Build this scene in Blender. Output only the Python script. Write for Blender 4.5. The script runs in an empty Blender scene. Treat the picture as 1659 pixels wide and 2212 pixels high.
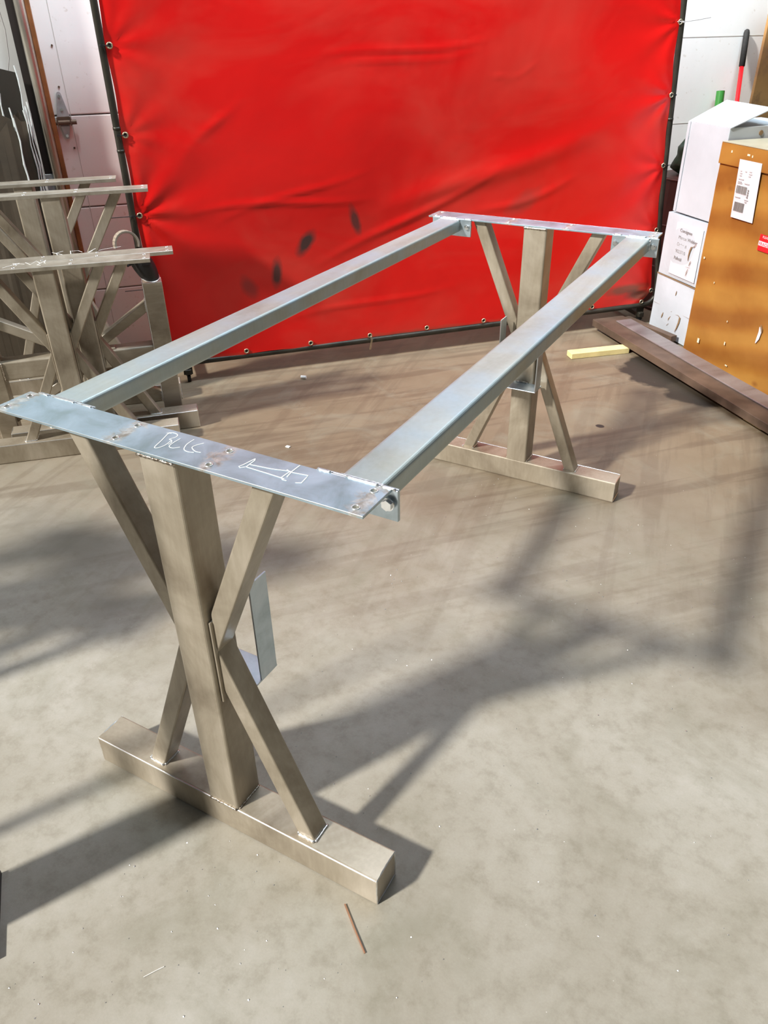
import bpy, bmesh, math, random
from mathutils import Vector, Matrix, noise
random.seed(7)
sc = bpy.context.scene
COL = sc.collection
# ---------------------------------------------------------------- camera
cd = bpy.data.cameras.new('camera'); cam = bpy.data.objects.new('camera', cd); COL.objects.link(cam)
yaw, pitch, roll, fpx = -0.5204, -0.5686, -0.0191, 1674.1
f = Vector((math.sin(yaw)*math.cos(pitch), math.cos(yaw)*math.cos(pitch), math.sin(pitch)))
r0 = f.cross(Vector((0, 0, 1))).normalized(); u0 = r0.cross(f)
rt = r0*math.cos(roll)+u0*math.sin(roll); up = -r0*math.sin(roll)+u0*math.cos(roll)
cam.matrix_world = Matrix(((rt.x, up.x, -f.x, 1.0933), (rt.y, up.y, -f.y, -0.978), (rt.z, up.z, -f.z, 1.9486), (0, 0, 0, 1)))
cd.sensor_fit = 'VERTICAL'; cd.sensor_height = 24.0; cd.lens = fpx/2212*24.0
cd.clip_start = 0.05; cd.clip_end = 100
sc.camera = cam
# ---------------------------------------------------------------- world, lights, exposure
sc.view_settings.view_transform = 'Standard'; sc.view_settings.look = 'None'
sc.view_settings.gamma = 1.0; sc.view_settings.use_curve_mapping = False
sc.view_settings.exposure = 0.12
w = bpy.data.worlds.new('world'); sc.world = w; w.use_nodes = True
w.node_tree.nodes['Background'].inputs[0].default_value = (0.92, 0.96, 1.0, 1)
w.node_tree.nodes['Background'].inputs[1].default_value = 0.085

def light(name, kind, energy, color, loc, target=None, direction=None, along=None, **kw):
    d = bpy.data.lights.new(name, kind); d.energy = energy; d.color = color
    for k, v in kw.items(): setattr(d, k, v)
    o = bpy.data.objects.new(name, d); COL.objects.link(o); o.location = loc
    v = Vector(direction) if direction else Vector(target)-Vector(loc)
    o.rotation_euler = v.to_track_quat('-Z', 'Y').to_euler()
    if along:   # long (y) side of the lamp laid along this direction
        z = -v.normalized(); y = Vector(along).normalized(); x = y.cross(z).normalized(); z = x.cross(y)
        o.rotation_euler = Matrix((x, y, z)).transposed().to_euler()
    return o
light('sun', 'SUN', 5.3, (1.0, 0.965, 0.90), (-4, -6, 6), direction=(0.59, 1.10, -1.0), angle=math.radians(4.2))
light('ceiling_fill', 'AREA', 26, (0.86, 0.94, 1.0), (-0.6, 1.6, 5.0), target=(-0.6, 1.6, 0.0), shape='RECTANGLE', size=3.2, size_y=2.4)  # unseen soft light added overhead to brighten the top faces
light('wall_wash_fill', 'AREA', 210, (0.74, 0.88, 1.0), (-.205, 3.318, 4.7), target=(-1.402, 4.454, 2.6), shape='RECTANGLE', size=0.3, size_y=4.0, along=(.6885, .7253, 0))  # unseen light added to brighten the wall that the plates reflect

light('door_fill', 'SPOT', 75, (0.94, 1.0, 0.98), (-2.60, 2.43, 3.5), target=(-3.0, 2.80, 1.75), spot_size=math.radians(46), spot_blend=.7, shadow_soft_size=.12)  # unseen spot added to brighten the door
light('corner_fill', 'AREA', 16, (0.80, 0.97, 1.0), (0.75, 5.0, 3.7), target=(0.05, 6.0, 1.7), shape='SQUARE', size=0.5)  # unseen area light added to brighten the wall at right

# ---------------------------------------------------------------- frames
A0 = Vector((-2.304, 2.415, 0)); DS = Vector((.6885, .7253, 0)).normalized(); DT = Vector((-DS.y, DS.x, 0))
ROOM = Matrix(((DS.x, DT.x, 0, A0.x), (DS.y, DT.y, 0, A0.y), (0, 0, 1, 0), (0, 0, 0, 1)))   # room axes: s along the curtain, t towards the back wall

def rs(s, t, z=0.0): return A0 + DS*s + DT*t + Vector((0, 0, z))

# ---------------------------------------------------------------- materials
def mat(name, fn):
    m = bpy.data.materials.new(name); m.use_nodes = True
    nt = m.node_tree; b = nt.nodes['Principled BSDF']; fn(nt, b); return m
def N(nt, t, **kw):
    n = nt.nodes.new(t)
    for k, v in kw.items():
        if k.startswith('i_'):
            k = k[2:]; n.inputs[int(k) if k.isdigit() else k.replace('_', ' ')].default_value = v
        else: setattr(n, k, v)
    return n
def L(nt, a, b): nt.links.new(a, b)
def coords(nt, scale=(1, 1, 1), rot=(0, 0, 0), loc=(0, 0, 0)):
    tc = N(nt, 'ShaderNodeTexCoord'); mp = N(nt, 'ShaderNodeMapping')
    mp.inputs['Scale'].default_value = scale; mp.inputs['Rotation'].default_value = rot; mp.inputs['Location'].default_value = loc
    L(nt, tc.outputs['Object'], mp.inputs['Vector']); return mp.outputs[0]
def turned(nt, deg, scale):   # object coordinates turned by deg about z, then stretched
    a = coords(nt, (1, 1, 1), (0, 0, math.radians(deg))); mp = N(nt, 'ShaderNodeMapping'); mp.inputs['Scale'].default_value = scale
    L(nt, a, mp.inputs['Vector']); return mp.outputs[0]
def nz(nt, vec, scale, detail=4, rough=.55, dist=0):
    n = N(nt, 'ShaderNodeTexNoise'); n.inputs['Scale'].default_value = scale; n.inputs['Detail'].default_value = detail
    n.inputs['Roughness'].default_value = rough; n.inputs['Distortion'].default_value = dist
    L(nt, vec, n.inputs['Vector']); return n.outputs['Fac']
def ramp(nt, fac, stops):
    r = N(nt, 'ShaderNodeValToRGB'); e = r.color_ramp.elements
    while len(e) < len(stops): e.new(0.5)
    for i, (p, c) in enumerate(stops): e[i].position = p; e[i].color = (*c, 1) if len(c) == 3 else c
    L(nt, fac, r.inputs[0]); return r.outputs[0]
def mix(nt, fac, a, b, mode='MIX'):
    m = N(nt, 'ShaderNodeMix', data_type='RGBA', blend_type=mode)
    if isinstance(fac, (int, float)): m.inputs[0].default_value = fac
    else: L(nt, fac, m.inputs[0])
    for i, x in ((6, a), (7, b)):
        if isinstance(x, tuple): m.inputs[i].default_value = (*x, 1)
        else: L(nt, x, m.inputs[i])
    return m.outputs[2]
def bump(nt, b, h, strength=.3, dist=.01):
    n = N(nt, 'ShaderNodeBump'); n.inputs['Strength'].default_value = strength; n.inputs['Distance'].default_value = dist
    L(nt, h, n.inputs['Height']); L(nt, n.outputs[0], b.inputs['Normal'])
def math_(nt, op, a, b=None, c=None):
    m = N(nt, 'ShaderNodeMath', operation=op)
    for i, x in enumerate((a, b, c)):
        if x is None: continue
        if isinstance(x, (int, float)): m.inputs[i].default_value = x
        else: L(nt, x, m.inputs[i])
    return m.outputs[0]
def plain(name, col, rough=.6, metal=0.0, var=.12, sc_=6):
    def fn(nt, b):
        v = coords(nt); n = nz(nt, v, sc_, 5)
        lo = tuple(max(0, c*(1-var)) for c in col); hi = tuple(min(1, c*(1+var)) for c in col)
        L(nt, ramp(nt, n, [(.3, lo), (.7, hi)]), b.inputs['Base Color'])
        b.inputs['Roughness'].default_value = rough; b.inputs['Metallic'].default_value = metal
    return mat(name, fn)
def steel(name, dark, mid, light_, rough=(.30, .48), metal=.85, streak=(5, 5, 1.2), blue=None):
    def fn(nt, b):
        v = coords(nt, streak); n1 = nz(nt, v, 1.6, 6, .6, .6)
        v2 = coords(nt, (40, 40, 6)); n2 = nz(nt, v2, 2.0, 3)
        n3 = nz(nt, coords(nt), 90, 2)
        c = ramp(nt, n1, [(.25, dark), (.5, mid), (.75, light_)])
        if blue: c = mix(nt, ramp(nt, nz(nt, coords(nt, (3, 3, 3), loc=(3, 1, 7)), 1.3, 4), [(.4, (0, 0, 0)), (.65, (1, 1, 1))]), c, blue)
        c = mix(nt, .10, c, ramp(nt, n2, [(.3, dark), (.7, light_)]))
        L(nt, c, b.inputs['Base Color']); b.inputs['Metallic'].default_value = metal; b.inputs['Specular IOR Level'].default_value = .6
        rr = N(nt, 'ShaderNodeMapRange'); rr.inputs[3].default_value = rough[0]; rr.inputs[4].default_value = rough[1]
        L(nt, n1, rr.inputs[0]); L(nt, rr.outputs[0], b.inputs['Roughness'])
        bump(nt, b, n3, .08, .002)
    return mat(name, fn)
M = {}
M['tube'] = steel('mill_steel_tube', (.15, .115, .075), (.36, .31, .235), (.58, .52, .43), (.30, .46), .32, (2.2, 2.2, 1.8))  # warm reflection of the floor put into the tube colour
M['plate'] = steel('blue_grey_steel_plate', (.34, .42, .46), (.52, .61, .68), (.68, .75, .82), (.28, .42), .80, (6, 6, 6))  # cool reflection put into the flat steel as blue
def topfn(nt, b):
    v = coords(nt, (6, 6, 6)); n1 = nz(nt, v, 1.6, 6, .6, .6)
    c = ramp(nt, n1, [(.25, (.28, .38, .41)), (.5, (.44, .57, .66)), (.75, (.60, .74, .86))])  # bluish reflection of the bright wall painted into the plate
    sx = N(nt, 'ShaderNodeSeparateXYZ'); L(nt, coords(nt), sx.inputs[0]); ax = math_(nt, 'ABSOLUTE', sx.outputs[0])
    n2 = nz(nt, coords(nt), 26, 4, .6, 1.5)
    for x0, wd in ((.47, .035), (.127, .030)):     # heat tint and grinding marks round the drilled holes
        d = math_(nt, 'DIVIDE', math_(nt, 'ABSOLUTE', math_(nt, 'SUBTRACT', ax, x0)), wd)
        k = ramp(nt, math_(nt, 'ADD', d, math_(nt, 'MULTIPLY', math_(nt, 'SUBTRACT', n2, .5), 3.0)), [(.1, (.8, .8, .8)), (.75, (0, 0, 0))])
        c = mix(nt, k, c, ramp(nt, nz(nt, coords(nt), 55, 3), [(.35, (.36, .30, .22)), (.65, (.80, .80, .76))]))
    L(nt, c, b.inputs['Base Color']); b.inputs['Metallic'].default_value = .72
    rr = N(nt, 'ShaderNodeMapRange'); rr.inputs[3].default_value = .30; rr.inputs[4].default_value = .46
    L(nt, n1, rr.inputs[0]); L(nt, rr.outputs[0], b.inputs['Roughness']); bump(nt, b, n2, .10, .002)
M['top'] = mat('blue_grey_top_plate', topfn)
M['oldplate'] = steel('brown_grey_flat_bar', (.26, .22, .17), (.42, .38, .31), (.56, .53, .46), (.35, .5), .5, (5, 5, 5))
M['rail'] = steel('mill_steel_rail', (.28, .31, .27), (.44, .49, .45), (.58, .66, .66), (.36, .50), .52, (5, 1.0, 5), (.42, .55, .62))  # last colour: cool reflection put into the rail as blue patches
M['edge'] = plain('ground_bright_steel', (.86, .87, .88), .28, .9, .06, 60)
def weldfn(nt, b):
    v = coords(nt); n = nz(nt, v, 160, 2)
    L(nt, ramp(nt, n, [(.35, (.20, .15, .11)), (.6, (.62, .57, .50))]), b.inputs['Base Color'])
    b.inputs['Metallic'].default_value = .9; b.inputs['Roughness'].default_value = .3; bump(nt, b, n, .5, .003)
M['weld'] = mat('weld_metal', weldfn)
M['zinc'] = plain('zinc_plated_bolt', (.78, .80, .82), .22, 1, .08, 50)
M['chalk'] = plain('white_paint_marker', (.9, .9, .88), .8, 0, .05, 60)
M['black'] = plain('black_rubber', (.007, .007, .008), .5, 0, .3, 20)
M['blackm'] = plain('dark_painted_steel', (.036, .032, .024), .42, .4, .4, 9)
M['brass'] = plain('brass_grommet', (.62, .52, .36), .35, .9, .1, 50)
def floorfn(nt, b):
    v = coords(nt)
    base = ramp(nt, nz(nt, v, .9, 6, .62, .5), [(.28, (.33, .30, .24)), (.5, (.43, .405, .35)), (.72, (.52, .50, .455))])
    fine = ramp(nt, nz(nt, v, 14, 8, .7), [(.32, (.68, .66, .60)), (.5, (.92, .91, .88)), (.68, (1, 1, 1))])
    c = mix(nt, .8, base, fine, 'MULTIPLY')
    grit = ramp(nt, nz(nt, v, 160, 4, .7), [(.3, (.86, .86, .86)), (.7, (1.0, 1.0, 1.0))]); c = mix(nt, .6, c, grit, 'MULTIPLY')
    # browner and darker further into the shop
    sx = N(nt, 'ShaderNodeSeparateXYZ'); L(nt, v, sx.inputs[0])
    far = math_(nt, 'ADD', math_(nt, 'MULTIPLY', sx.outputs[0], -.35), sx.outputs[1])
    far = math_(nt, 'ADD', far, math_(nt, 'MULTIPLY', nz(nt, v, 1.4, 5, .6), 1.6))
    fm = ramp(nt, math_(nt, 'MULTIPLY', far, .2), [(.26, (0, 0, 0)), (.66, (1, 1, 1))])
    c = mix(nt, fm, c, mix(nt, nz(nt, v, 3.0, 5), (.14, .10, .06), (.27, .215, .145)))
    # rubbed, criss-cross tyre streaks
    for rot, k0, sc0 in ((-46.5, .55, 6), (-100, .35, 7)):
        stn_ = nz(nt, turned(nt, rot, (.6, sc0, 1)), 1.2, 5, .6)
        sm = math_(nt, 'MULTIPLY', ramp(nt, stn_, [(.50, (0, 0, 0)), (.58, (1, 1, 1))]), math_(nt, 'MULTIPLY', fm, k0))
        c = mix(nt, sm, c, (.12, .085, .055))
    c = mix(nt, ramp(nt, nz(nt, v, 2.6, 6, .65, .8), [(.50, (0, 0, 0)), (.72, (.55, .55, .55))]), c, (.25, .235, .175))
    # oil stain by the beam
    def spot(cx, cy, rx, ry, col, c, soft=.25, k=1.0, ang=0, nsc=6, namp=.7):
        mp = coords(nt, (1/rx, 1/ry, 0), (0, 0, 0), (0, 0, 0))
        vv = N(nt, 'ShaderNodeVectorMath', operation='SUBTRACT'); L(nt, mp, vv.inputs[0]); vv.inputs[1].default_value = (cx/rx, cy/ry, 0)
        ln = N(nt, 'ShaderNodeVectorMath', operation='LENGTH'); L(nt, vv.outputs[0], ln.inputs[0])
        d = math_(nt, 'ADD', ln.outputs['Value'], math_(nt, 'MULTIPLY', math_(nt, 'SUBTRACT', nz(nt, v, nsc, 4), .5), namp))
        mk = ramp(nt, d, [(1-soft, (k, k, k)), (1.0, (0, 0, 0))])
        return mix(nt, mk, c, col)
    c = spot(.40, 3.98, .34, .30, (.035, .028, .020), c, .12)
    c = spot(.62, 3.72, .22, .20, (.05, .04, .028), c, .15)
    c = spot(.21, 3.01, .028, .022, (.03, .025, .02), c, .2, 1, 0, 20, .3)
    c = spot(-1.6, .75, .5, .35, (.16, .145, .115), c, .6, .55, 0, 2.5, 1.2)  # soft dark patch: left floor shadow painted into the concrete
    c = spot(-1.05, .62, .16, .28, (.17, .15, .12), c, .7, .5, 0, 3, 1.0)  # narrower patch of the same painted shadow
    # pale scuffs and specks
    sp = ramp(nt, nz(nt, v, 70, 2, .5), [(.76, (0, 0, 0)), (.79, (1, 1, 1))]); c = mix(nt, math_(nt, 'MULTIPLY', sp, .5), c, (.75, .73, .70))
    L(nt, c, b.inputs['Base Color'])
    rr = N(nt, 'ShaderNodeMapRange'); rr.inputs[3].default_value = .42; rr.inputs[4].default_value = .70
    L(nt, nz(nt, v, 2.5, 5), rr.inputs[0]); L(nt, rr.outputs[0], b.inputs['Roughness'])
    bump(nt, b, nz(nt, v, 40, 6, .65), .12, .004)
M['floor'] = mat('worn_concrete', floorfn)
def wallfn(nt, b):
    v = coords(nt)
    c = ramp(nt, nz(nt, coords(nt, (1, 1, .5)), 2.2, 6, .6), [(.3, (.80, .81, .80)), (.7, (.90, .905, .89))])
    c = mix(nt, ramp(nt, nz(nt, v, 30, 3), [(.66, (0, 0, 0)), (.74, (.4, .4, .4))]), c, (.52, .46, .38))
    L(nt, c, b.inputs['Base Color']); b.inputs['Roughness'].default_value = .55
    bump(nt, b, nz(nt, v, 60, 3), .05, .003)
M['wall'] = mat('white_painted_panel', wallfn)
M['groove'] = plain('panel_groove', (.52, .51, .48), .8, 0, .1)
def redfn(nt, b):
    v = coords(nt)
    c = ramp(nt, nz(nt, v, 1.1, 5, .6, .4), [(.3, (.60, .003, .003)), (.7, (.74, .008, .006))])
    sheen = ramp(nt, nz(nt, coords(nt, (1, 1, 1.6), (0, .6, 0)), 1.3, 4, .55, .8), [(.45, (0, 0, 0)), (.78, (.38, .38, .38))])
    c = mix(nt, sheen, c, (.62, .085, .055))  # paler mottling: glossy sheen painted into the red
    sx = N(nt, 'ShaderNodeSeparateXYZ'); L(nt, v, sx.inputs[0])
    def mark(c, s, z, rx, rz, col, k, lean=0, soft=.6):
        dx = math_(nt, 'SUBTRACT', sx.outputs[0], s); dz = math_(nt, 'SUBTRACT', sx.outputs[2], z)
        dx2 = math_(nt, 'SUBTRACT', dx, math_(nt, 'MULTIPLY', dz, lean))
        a = math_(nt, 'POWER', math_(nt, 'ABSOLUTE', math_(nt, 'DIVIDE', dx2, rx)), 2.0); bb = math_(nt, 'POWER', math_(nt, 'ABSOLUTE', math_(nt, 'DIVIDE', dz, rz)), 2.0)
        d = math_(nt, 'ADD', math_(nt, 'SQRT', math_(nt, 'ADD', a, bb)), math_(nt, 'MULTIPLY', math_(nt, 'SUBTRACT', nz(nt, v, 14, 3), .5), .5))
        return mix(nt, ramp(nt, d, [(1-soft, (k, k, k)), (1.1, (0, 0, 0))]), c, col)
    g = (.045, .030, .028)
    c = mark(c, .848, .792, .060, .090, g, .97, .5); c = mark(c, 1.165, .90, .038, .11, g, .85, -.25)
    c = mark(c, .655, .63, .042, .11, g, .92, .1); c = mark(c, .48, .56, .06, .09, g, .5, -.4)
    c = mark(c, 2.30, .92, .12, .10, (.16, .06, .045), .4, 1.0); c = mark(c, 3.16, .27, .22, .045, (.12, .07, .04), .75, 1.2)
    c = mark(c, 3.28, .22, .14, .05, (.10, .07, .045), .8, 0)
    # dusty bottom hem
    hm = ramp(nt, math_(nt, 'ADD', sx.outputs[2], math_(nt, 'MULTIPLY', nz(nt, v, 3, 4), .10)), [(.17, (.7, .7, .7)), (.215, (0, 0, 0))])
    c = mix(nt, hm, c, (.20, .10, .06))
    L(nt, c, b.inputs['Base Color']); b.inputs['Roughness'].default_value = .34
    b.inputs['Specular IOR Level'].default_value = .42
    bump(nt, b, nz(nt, coords(nt, (1, 1, 1.2)), 2.2, 3, .5, .3), .22, .03)
    # thin vinyl lets a little red light through
    tr = N(nt, 'ShaderNodeBsdfTranslucent'); L(nt, c, tr.inputs[0])
    mx = N(nt, 'ShaderNodeMixShader'); mx.inputs[0].default_value = .03
    out = nt.nodes['Material Output']; L(nt, b.outputs[0], mx.inputs[1]); L(nt, tr.outputs[0], mx.inputs[2]); L(nt, mx.outputs[0], out.inputs[0])
M['red'] = mat('red_vinyl_curtain', redfn)
def boardfn(cols, bandscale=1.3, knots=True, rough=.45):
    def fn(nt, b):
        v = coords(nt, (1, 1, 1))
        wv = N(nt, 'ShaderNodeTexWave', wave_type='BANDS', bands_direction='Z'); wv.inputs['Scale'].default_value = bandscale; wv.inputs['Distortion'].default_value = 5; wv.inputs['Detail'].default_value = 4; wv.inputs['Detail Scale'].default_value = .8
        L(nt, coords(nt, (1, .5, 1), (.25, 0, 0)), wv.inputs['Vector'])
        c = ramp(nt, wv.outputs['Fac'], [(.1, cols[0]), (.5, cols[1]), (.9, cols[2])])
        c = mix(nt, .5, c, ramp(nt, nz(nt, v, 1.8, 5, .6), [(.3, cols[0]), (.7, cols[2])]))
        if knots:
            vo = N(nt, 'ShaderNodeTexVoronoi'); vo.inputs['Scale'].default_value = 2.6; L(nt, coords(nt, (1, 1, 1.5)), vo.inputs['Vector'])
            c = mix(nt, ramp(nt, vo.outputs['Distance'], [(.03, (.75, .75, .75)), (.09, (0, 0, 0))]), c, (.20, .075, .015))
        L(nt, c, b.inputs['Base Color']); b.inputs['Roughness'].default_value = rough
        bump(nt, b, nz(nt, v, 5, 5), .25, .01)
    return fn
M['brownbox'] = mat('amber_wrapped_carton', boardfn([(.20, .065, .010), (.31, .125, .020), (.40, .20, .040)]))
def plyfn(nt, b):
    boardfn([(.22, .10, .035), (.36, .18, .055), (.46, .25, .085)], .8, True, .6)(nt, b)
    c = b.inputs['Base Color'].links[0].from_socket
    k = ramp(nt, nz(nt, coords(nt, (3, 1, 2.2), loc=(2, 0, .4)), 1.5, 6, .65), [(.52, (0, 0, 0)), (.66, (.8, .8, .8))])
    L(nt, mix(nt, k, c, (.13, .065, .04)), b.inputs['Base Color'])
M['ply'] = mat('stained_plywood', plyfn)
def whboxfn(nt, b):
    v = coords(nt)
    c = ramp(nt, nz(nt, v, 3, 5), [(.3, (.42, .46, .50)), (.7, (.50, .54, .585))])
    c = mix(nt, ramp(nt, nz(nt, v, 2.2, 5, .6), [(.62, (0, 0, 0)), (.80, (.45, .45, .45))]), c, (.60, .52, .42))
    L(nt, c, b.inputs['Base Color']); b.inputs['Roughness'].default_value = .5
    bump(nt, b, nz(nt, v, 7, 4), .25, .01)
M['whitebox'] = mat('white_cardboard', whboxfn)
M['tear'] = plain('torn_brown_board', (.22, .14, .07), .9)
M['paper'] = plain('white_label_paper', (.58, .58, .62), .5, 0, .02)
M['ink'] = plain('grey_print', (.22, .20, .19), .7)
M['inkl'] = plain('faded_print', (.42, .40, .40), .7)
M['redlabel'] = plain('red_label', (.70, .015, .02), .4, 0, .05)
M['rust'] = plain('rusty_brown_steel', (.13, .088, .062), .5, .3, .4, 5)
M['flatbar'] = steel('mauve_grey_flat_bar', (.20, .165, .155), (.31, .28, .275), (.40, .38, .37), (.34, .5), .6, (1.2, 5, 5))
M['lumber'] = plain('yellow_painted_lumber', (.72, .62, .30), .6, 0, .18, 9)
M['galv'] = steel('galvanised_track', (.30, .28, .24), (.55, .52, .45), (.75, .73, .66), (.28, .45), .85)
M['jamb'] = plain('brown_painted_jamb', (.26, .10, .03), .5, 0, .3, 12)
M['darkgap'] = plain('dark_brown_angle', (.014, .009, .007), .6, 0, .3)
M['hinge'] = plain('galvanised_hinge', (.50, .53, .56), .35, .4, .2, 20)
M['sheet'] = plain('shaded_brown_sheet', (.060, .046, .030), .6, 0, .35, 5)  # brown darkened to carry the shade that lies on the sheets
M['sheetedge'] = plain('pale_frayed_edge', (.68, .76, .76), .5, 0, .15, 30)
M['green'] = plain('green_plastic', (.03, .20, .03), .5, 0, .15)
M['greenbag'] = plain('dark_green_bag', (.008, .035, .012), .4, 0, .3)
M['drum'] = plain('dark_red_drum', (.075, .018, .012), .5, 0, .3)
M['redpole'] = plain('red_painted_pole', (.65, .01, .015), .25, 0, .1)
M['grip'] = plain('black_foam_grip', (.02, .02, .02), .8, 0, .3, 60)
M['copper'] = plain('copper_wire', (.75, .42, .28), .3, .9)
M['tan'] = plain('tan_headband', (.32, .26, .20), .5)
M['hole'] = plain('dark_hole', (.02, .02, .02), .9)
M['clear'] = plain('clear_tape_glint', (.75, .68, .50), .12, 0, .1)

# ---------------------------------------------------------------- object helpers
def link(o, parent=None, mw=None):
    COL.objects.link(o)
    if parent is not None: o.parent = parent
    if mw is not None: o.matrix_local = mw
    return o
def mesh_from(bm, name, m, smooth=False):
    me = bpy.data.meshes.new(name); bmesh.ops.recalc_face_normals(bm, faces=bm.faces[:]); bm.to_mesh(me); bm.free()
    for mm in (m if isinstance(m, (list, tuple)) else [m]): me.materials.append(mm)
    if smooth:
        for p in me.polygons: p.use_smooth = True
    return me
def obj(name, bm, m, parent=None, mw=None, smooth=False):
    me = bm if isinstance(bm, bpy.types.Mesh) else mesh_from(bm, name, m, smooth)
    return link(bpy.data.objects.new(name, me), parent, mw)
def thing(name, label, cat, mw=None, group=None, kind=None):
    o = bpy.data.objects.new(name, None); o.empty_display_size = .05; COL.objects.link(o)
    if mw is not None: o.matrix_world = mw
    o['label'] = label; o['category'] = cat
    if group: o['group'] = group
    return o
def tag(o, label, cat, group=None, kind=None):
    o['label'] = label; o['category'] = cat
    if group: o['group'] = group
    if kind: o['kind'] = kind
    return o
def struct(o, label, cat):
    o['kind'] = 'structure'; o['label'] = label; o['category'] = cat; return o
def box(bm, lo, hi, bev=0.0, seg=1, mi=0):
    lo, hi = Vector(lo), Vector(hi); c = (lo+hi)/2; d = hi-lo
    r = bmesh.ops.create_cube(bm, size=1, matrix=Matrix.Translation(c) @ Matrix.Diagonal((*d, 1)))
    vs = r['verts']
    fs = list({f for v in vs for f in v.link_faces})
    for f_ in fs: f_.material_index = mi
    if bev > 0:
        es = list({e for v in vs for e in v.link_edges})
        bmesh.ops.bevel(bm, geom=es, offset=bev, segments=seg, profile=.5, affect='EDGES', material=-1)
    return bm
def newbox(lo, hi, bev=0.0, seg=1): return box(bmesh.new(), lo, hi, bev, seg)
def prism(bm, p0, p1, w, h, upv, rad=.006, n0=None, n1=None, seg=3):
    """rounded rectangular tube from p0 to p1; its ends lie in the planes through p0/p1 with normals n0/n1 (square when None)"""
    p0, p1 = Vector(p0), Vector(p1); ax = (p1-p0).normalized(); upv = Vector(upv); upv = (upv-ax*upv.dot(ax)).normalized(); sd = ax.cross(upv)
    prof = []
    for cx, cy, a0 in ((1, 1, 0), (-1, 1, 90), (-1, -1, 180), (1, -1, 270)):
        for k in range(seg+1):
            a = math.radians(a0+90*k/seg)
            prof.append((cx*(w/2-rad)+rad*math.cos(a), cy*(h/2-rad)+rad*math.sin(a)))
    rings = []
    for p, n in ((p0, n0), (p1, n1)):
        n = Vector(n) if n is not None else ax
        ring = []
        for x, y in prof:
            q = p+sd*x+upv*y; q = q+ax*((p-q).dot(n)/ax.dot(n)); ring.append(bm.verts.new(q))
        rings.append(ring)
    k = len(prof)
    for i in range(k): 
        f_ = bm.faces.new((rings[0][i], rings[0][(i+1) % k], rings[1][(i+1) % k], rings[1][i])); 
    bm.faces.new(rings[0][::-1]); bm.faces.new(rings[1]); return bm
def tube(bm, pts, r, seg=8, closed=False, flat=1.0, cap=True):
    pts = [Vector(p) for p in pts]; n = len(pts); rings = []; last = None
    for i, p in enumerate(pts):
        a = pts[(i-1) % n] if (i > 0 or closed) else p; b = pts[(i+1) % n] if (i < n-1 or closed) else p
        t = (b-a); t = t.normalized() if t.length > 1e-9 else Vector((0, 0, 1))
        ref = last if last is not None else (Vector((0, 0, 1)) if abs(t.z) < .9 else Vector((1, 0, 0)))
        u = (ref-t*ref.dot(t)).normalized(); last = u; v = t.cross(u)
        rr = r[i] if isinstance(r, (list, tuple)) else r
        rings.append([bm.verts.new(p+(u*math.cos(2*math.pi*k/seg)*flat+v*math.sin(2*math.pi*k/seg))*rr) for k in range(seg)])
    m_ = n if closed else n-1
    for i in range(m_):
        a, b = rings[i], rings[(i+1) % n]
        for k in range(seg): bm.faces.new((a[k], a[(k+1) % seg], b[(k+1) % seg], b[k]))
    if cap and not closed: bm.faces.new(rings[0][::-1]); bm.faces.new(rings[-1])
    return bm
def cyl(bm, c, axis, r, h, seg=16, r2=None):
    ax = Vector(axis).normalized(); q = ax.to_track_quat('Z', 'Y').to_matrix().to_4x4()
    bmesh.ops.create_cone(bm, cap_ends=True, segments=seg, radius1=r, radius2=r if r2 is None else r2, depth=h, matrix=Matrix.Translation(Vector(c)) @ q); return bm
def weldline(bm, p0, p1, r=.0045, step=.006, out=(0, 0, 0)):
    """an overlapping row of weld ripples"""
    p0, p1 = Vector(p0), Vector(p1); n = max(2, int((p1-p0).length/step)); d = (p1-p0).normalized()
    pts = []; rr = []
    for i in range(n+1):
        k = i/n; jit = Vector((random.uniform(-1, 1), random.uniform(-1, 1), random.uniform(-1, 1)))*r*.12
        pts.append(p0.lerp(p1, k)+jit+Vector(out)); rr.append(r*(1.0 if i % 2 else .72)*random.uniform(.9, 1.12))
    tube(bm, pts, rr, 6); return bm
def polyline(bm, pts, r=.0012, flat=.5): return tube(bm, pts, r, 5, flat=flat)

# ---------------------------------------------------------------- the setting
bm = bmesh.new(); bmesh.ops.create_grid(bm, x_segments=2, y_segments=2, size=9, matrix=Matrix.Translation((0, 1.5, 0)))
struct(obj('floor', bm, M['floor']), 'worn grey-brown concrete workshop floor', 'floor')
# back wall (room axes): wall right of x, sectional overhead door left
WT = .75
def room(name, bm, m, parent=None, smooth=False): 
    return obj(name, bm, m, parent, None if parent is not None else ROOM, smooth)
bm = bmesh.new(); box(bm, (2.2, WT, 0), (7.5, WT+.12, 4.6)); 
wl = struct(room('wall_back', bm, M['wall']), 'white painted back wall right of the red welding curtain', 'wall')
for z in (1.235, 1.79, .66, 2.35):
    room('groove', newbox((2.2, WT-.0015, z-.0025), (7.5, WT+.002, z+.0025)), M['groove'], wl)
bm = newbox((-6.5, WT+.10, 0), (-.56, WT+.22, 4.6)); struct(room('wall_left', bm, M['wall']), 'white back wall left of the overhead door track', 'wall')
door = bpy.data.objects.new('door_1', None); COL.objects.link(door); door.matrix_world = ROOM
struct(door, 'white sectional overhead door behind the trestles and the red curtain', 'door')
zs = [0, .43, .955, 1.478, 2.12, 2.62, 3.04]
for a, b in zip(zs[:-1], zs[1:]):
    bm = bmesh.new(); box(bm, (-.50, WT, a+.003), (2.18, WT+.045, b-.003), .006, 2)
    room('door_panel', bm, M['wall'], door)
for k in range(6):
    s = -.383+.62*k
    if s < 2.1: room('panel_rib', newbox((s-.0018, WT-.0012, .01), (s+.0018, WT+.002, 3.03)), M['groove'], door)
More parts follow.
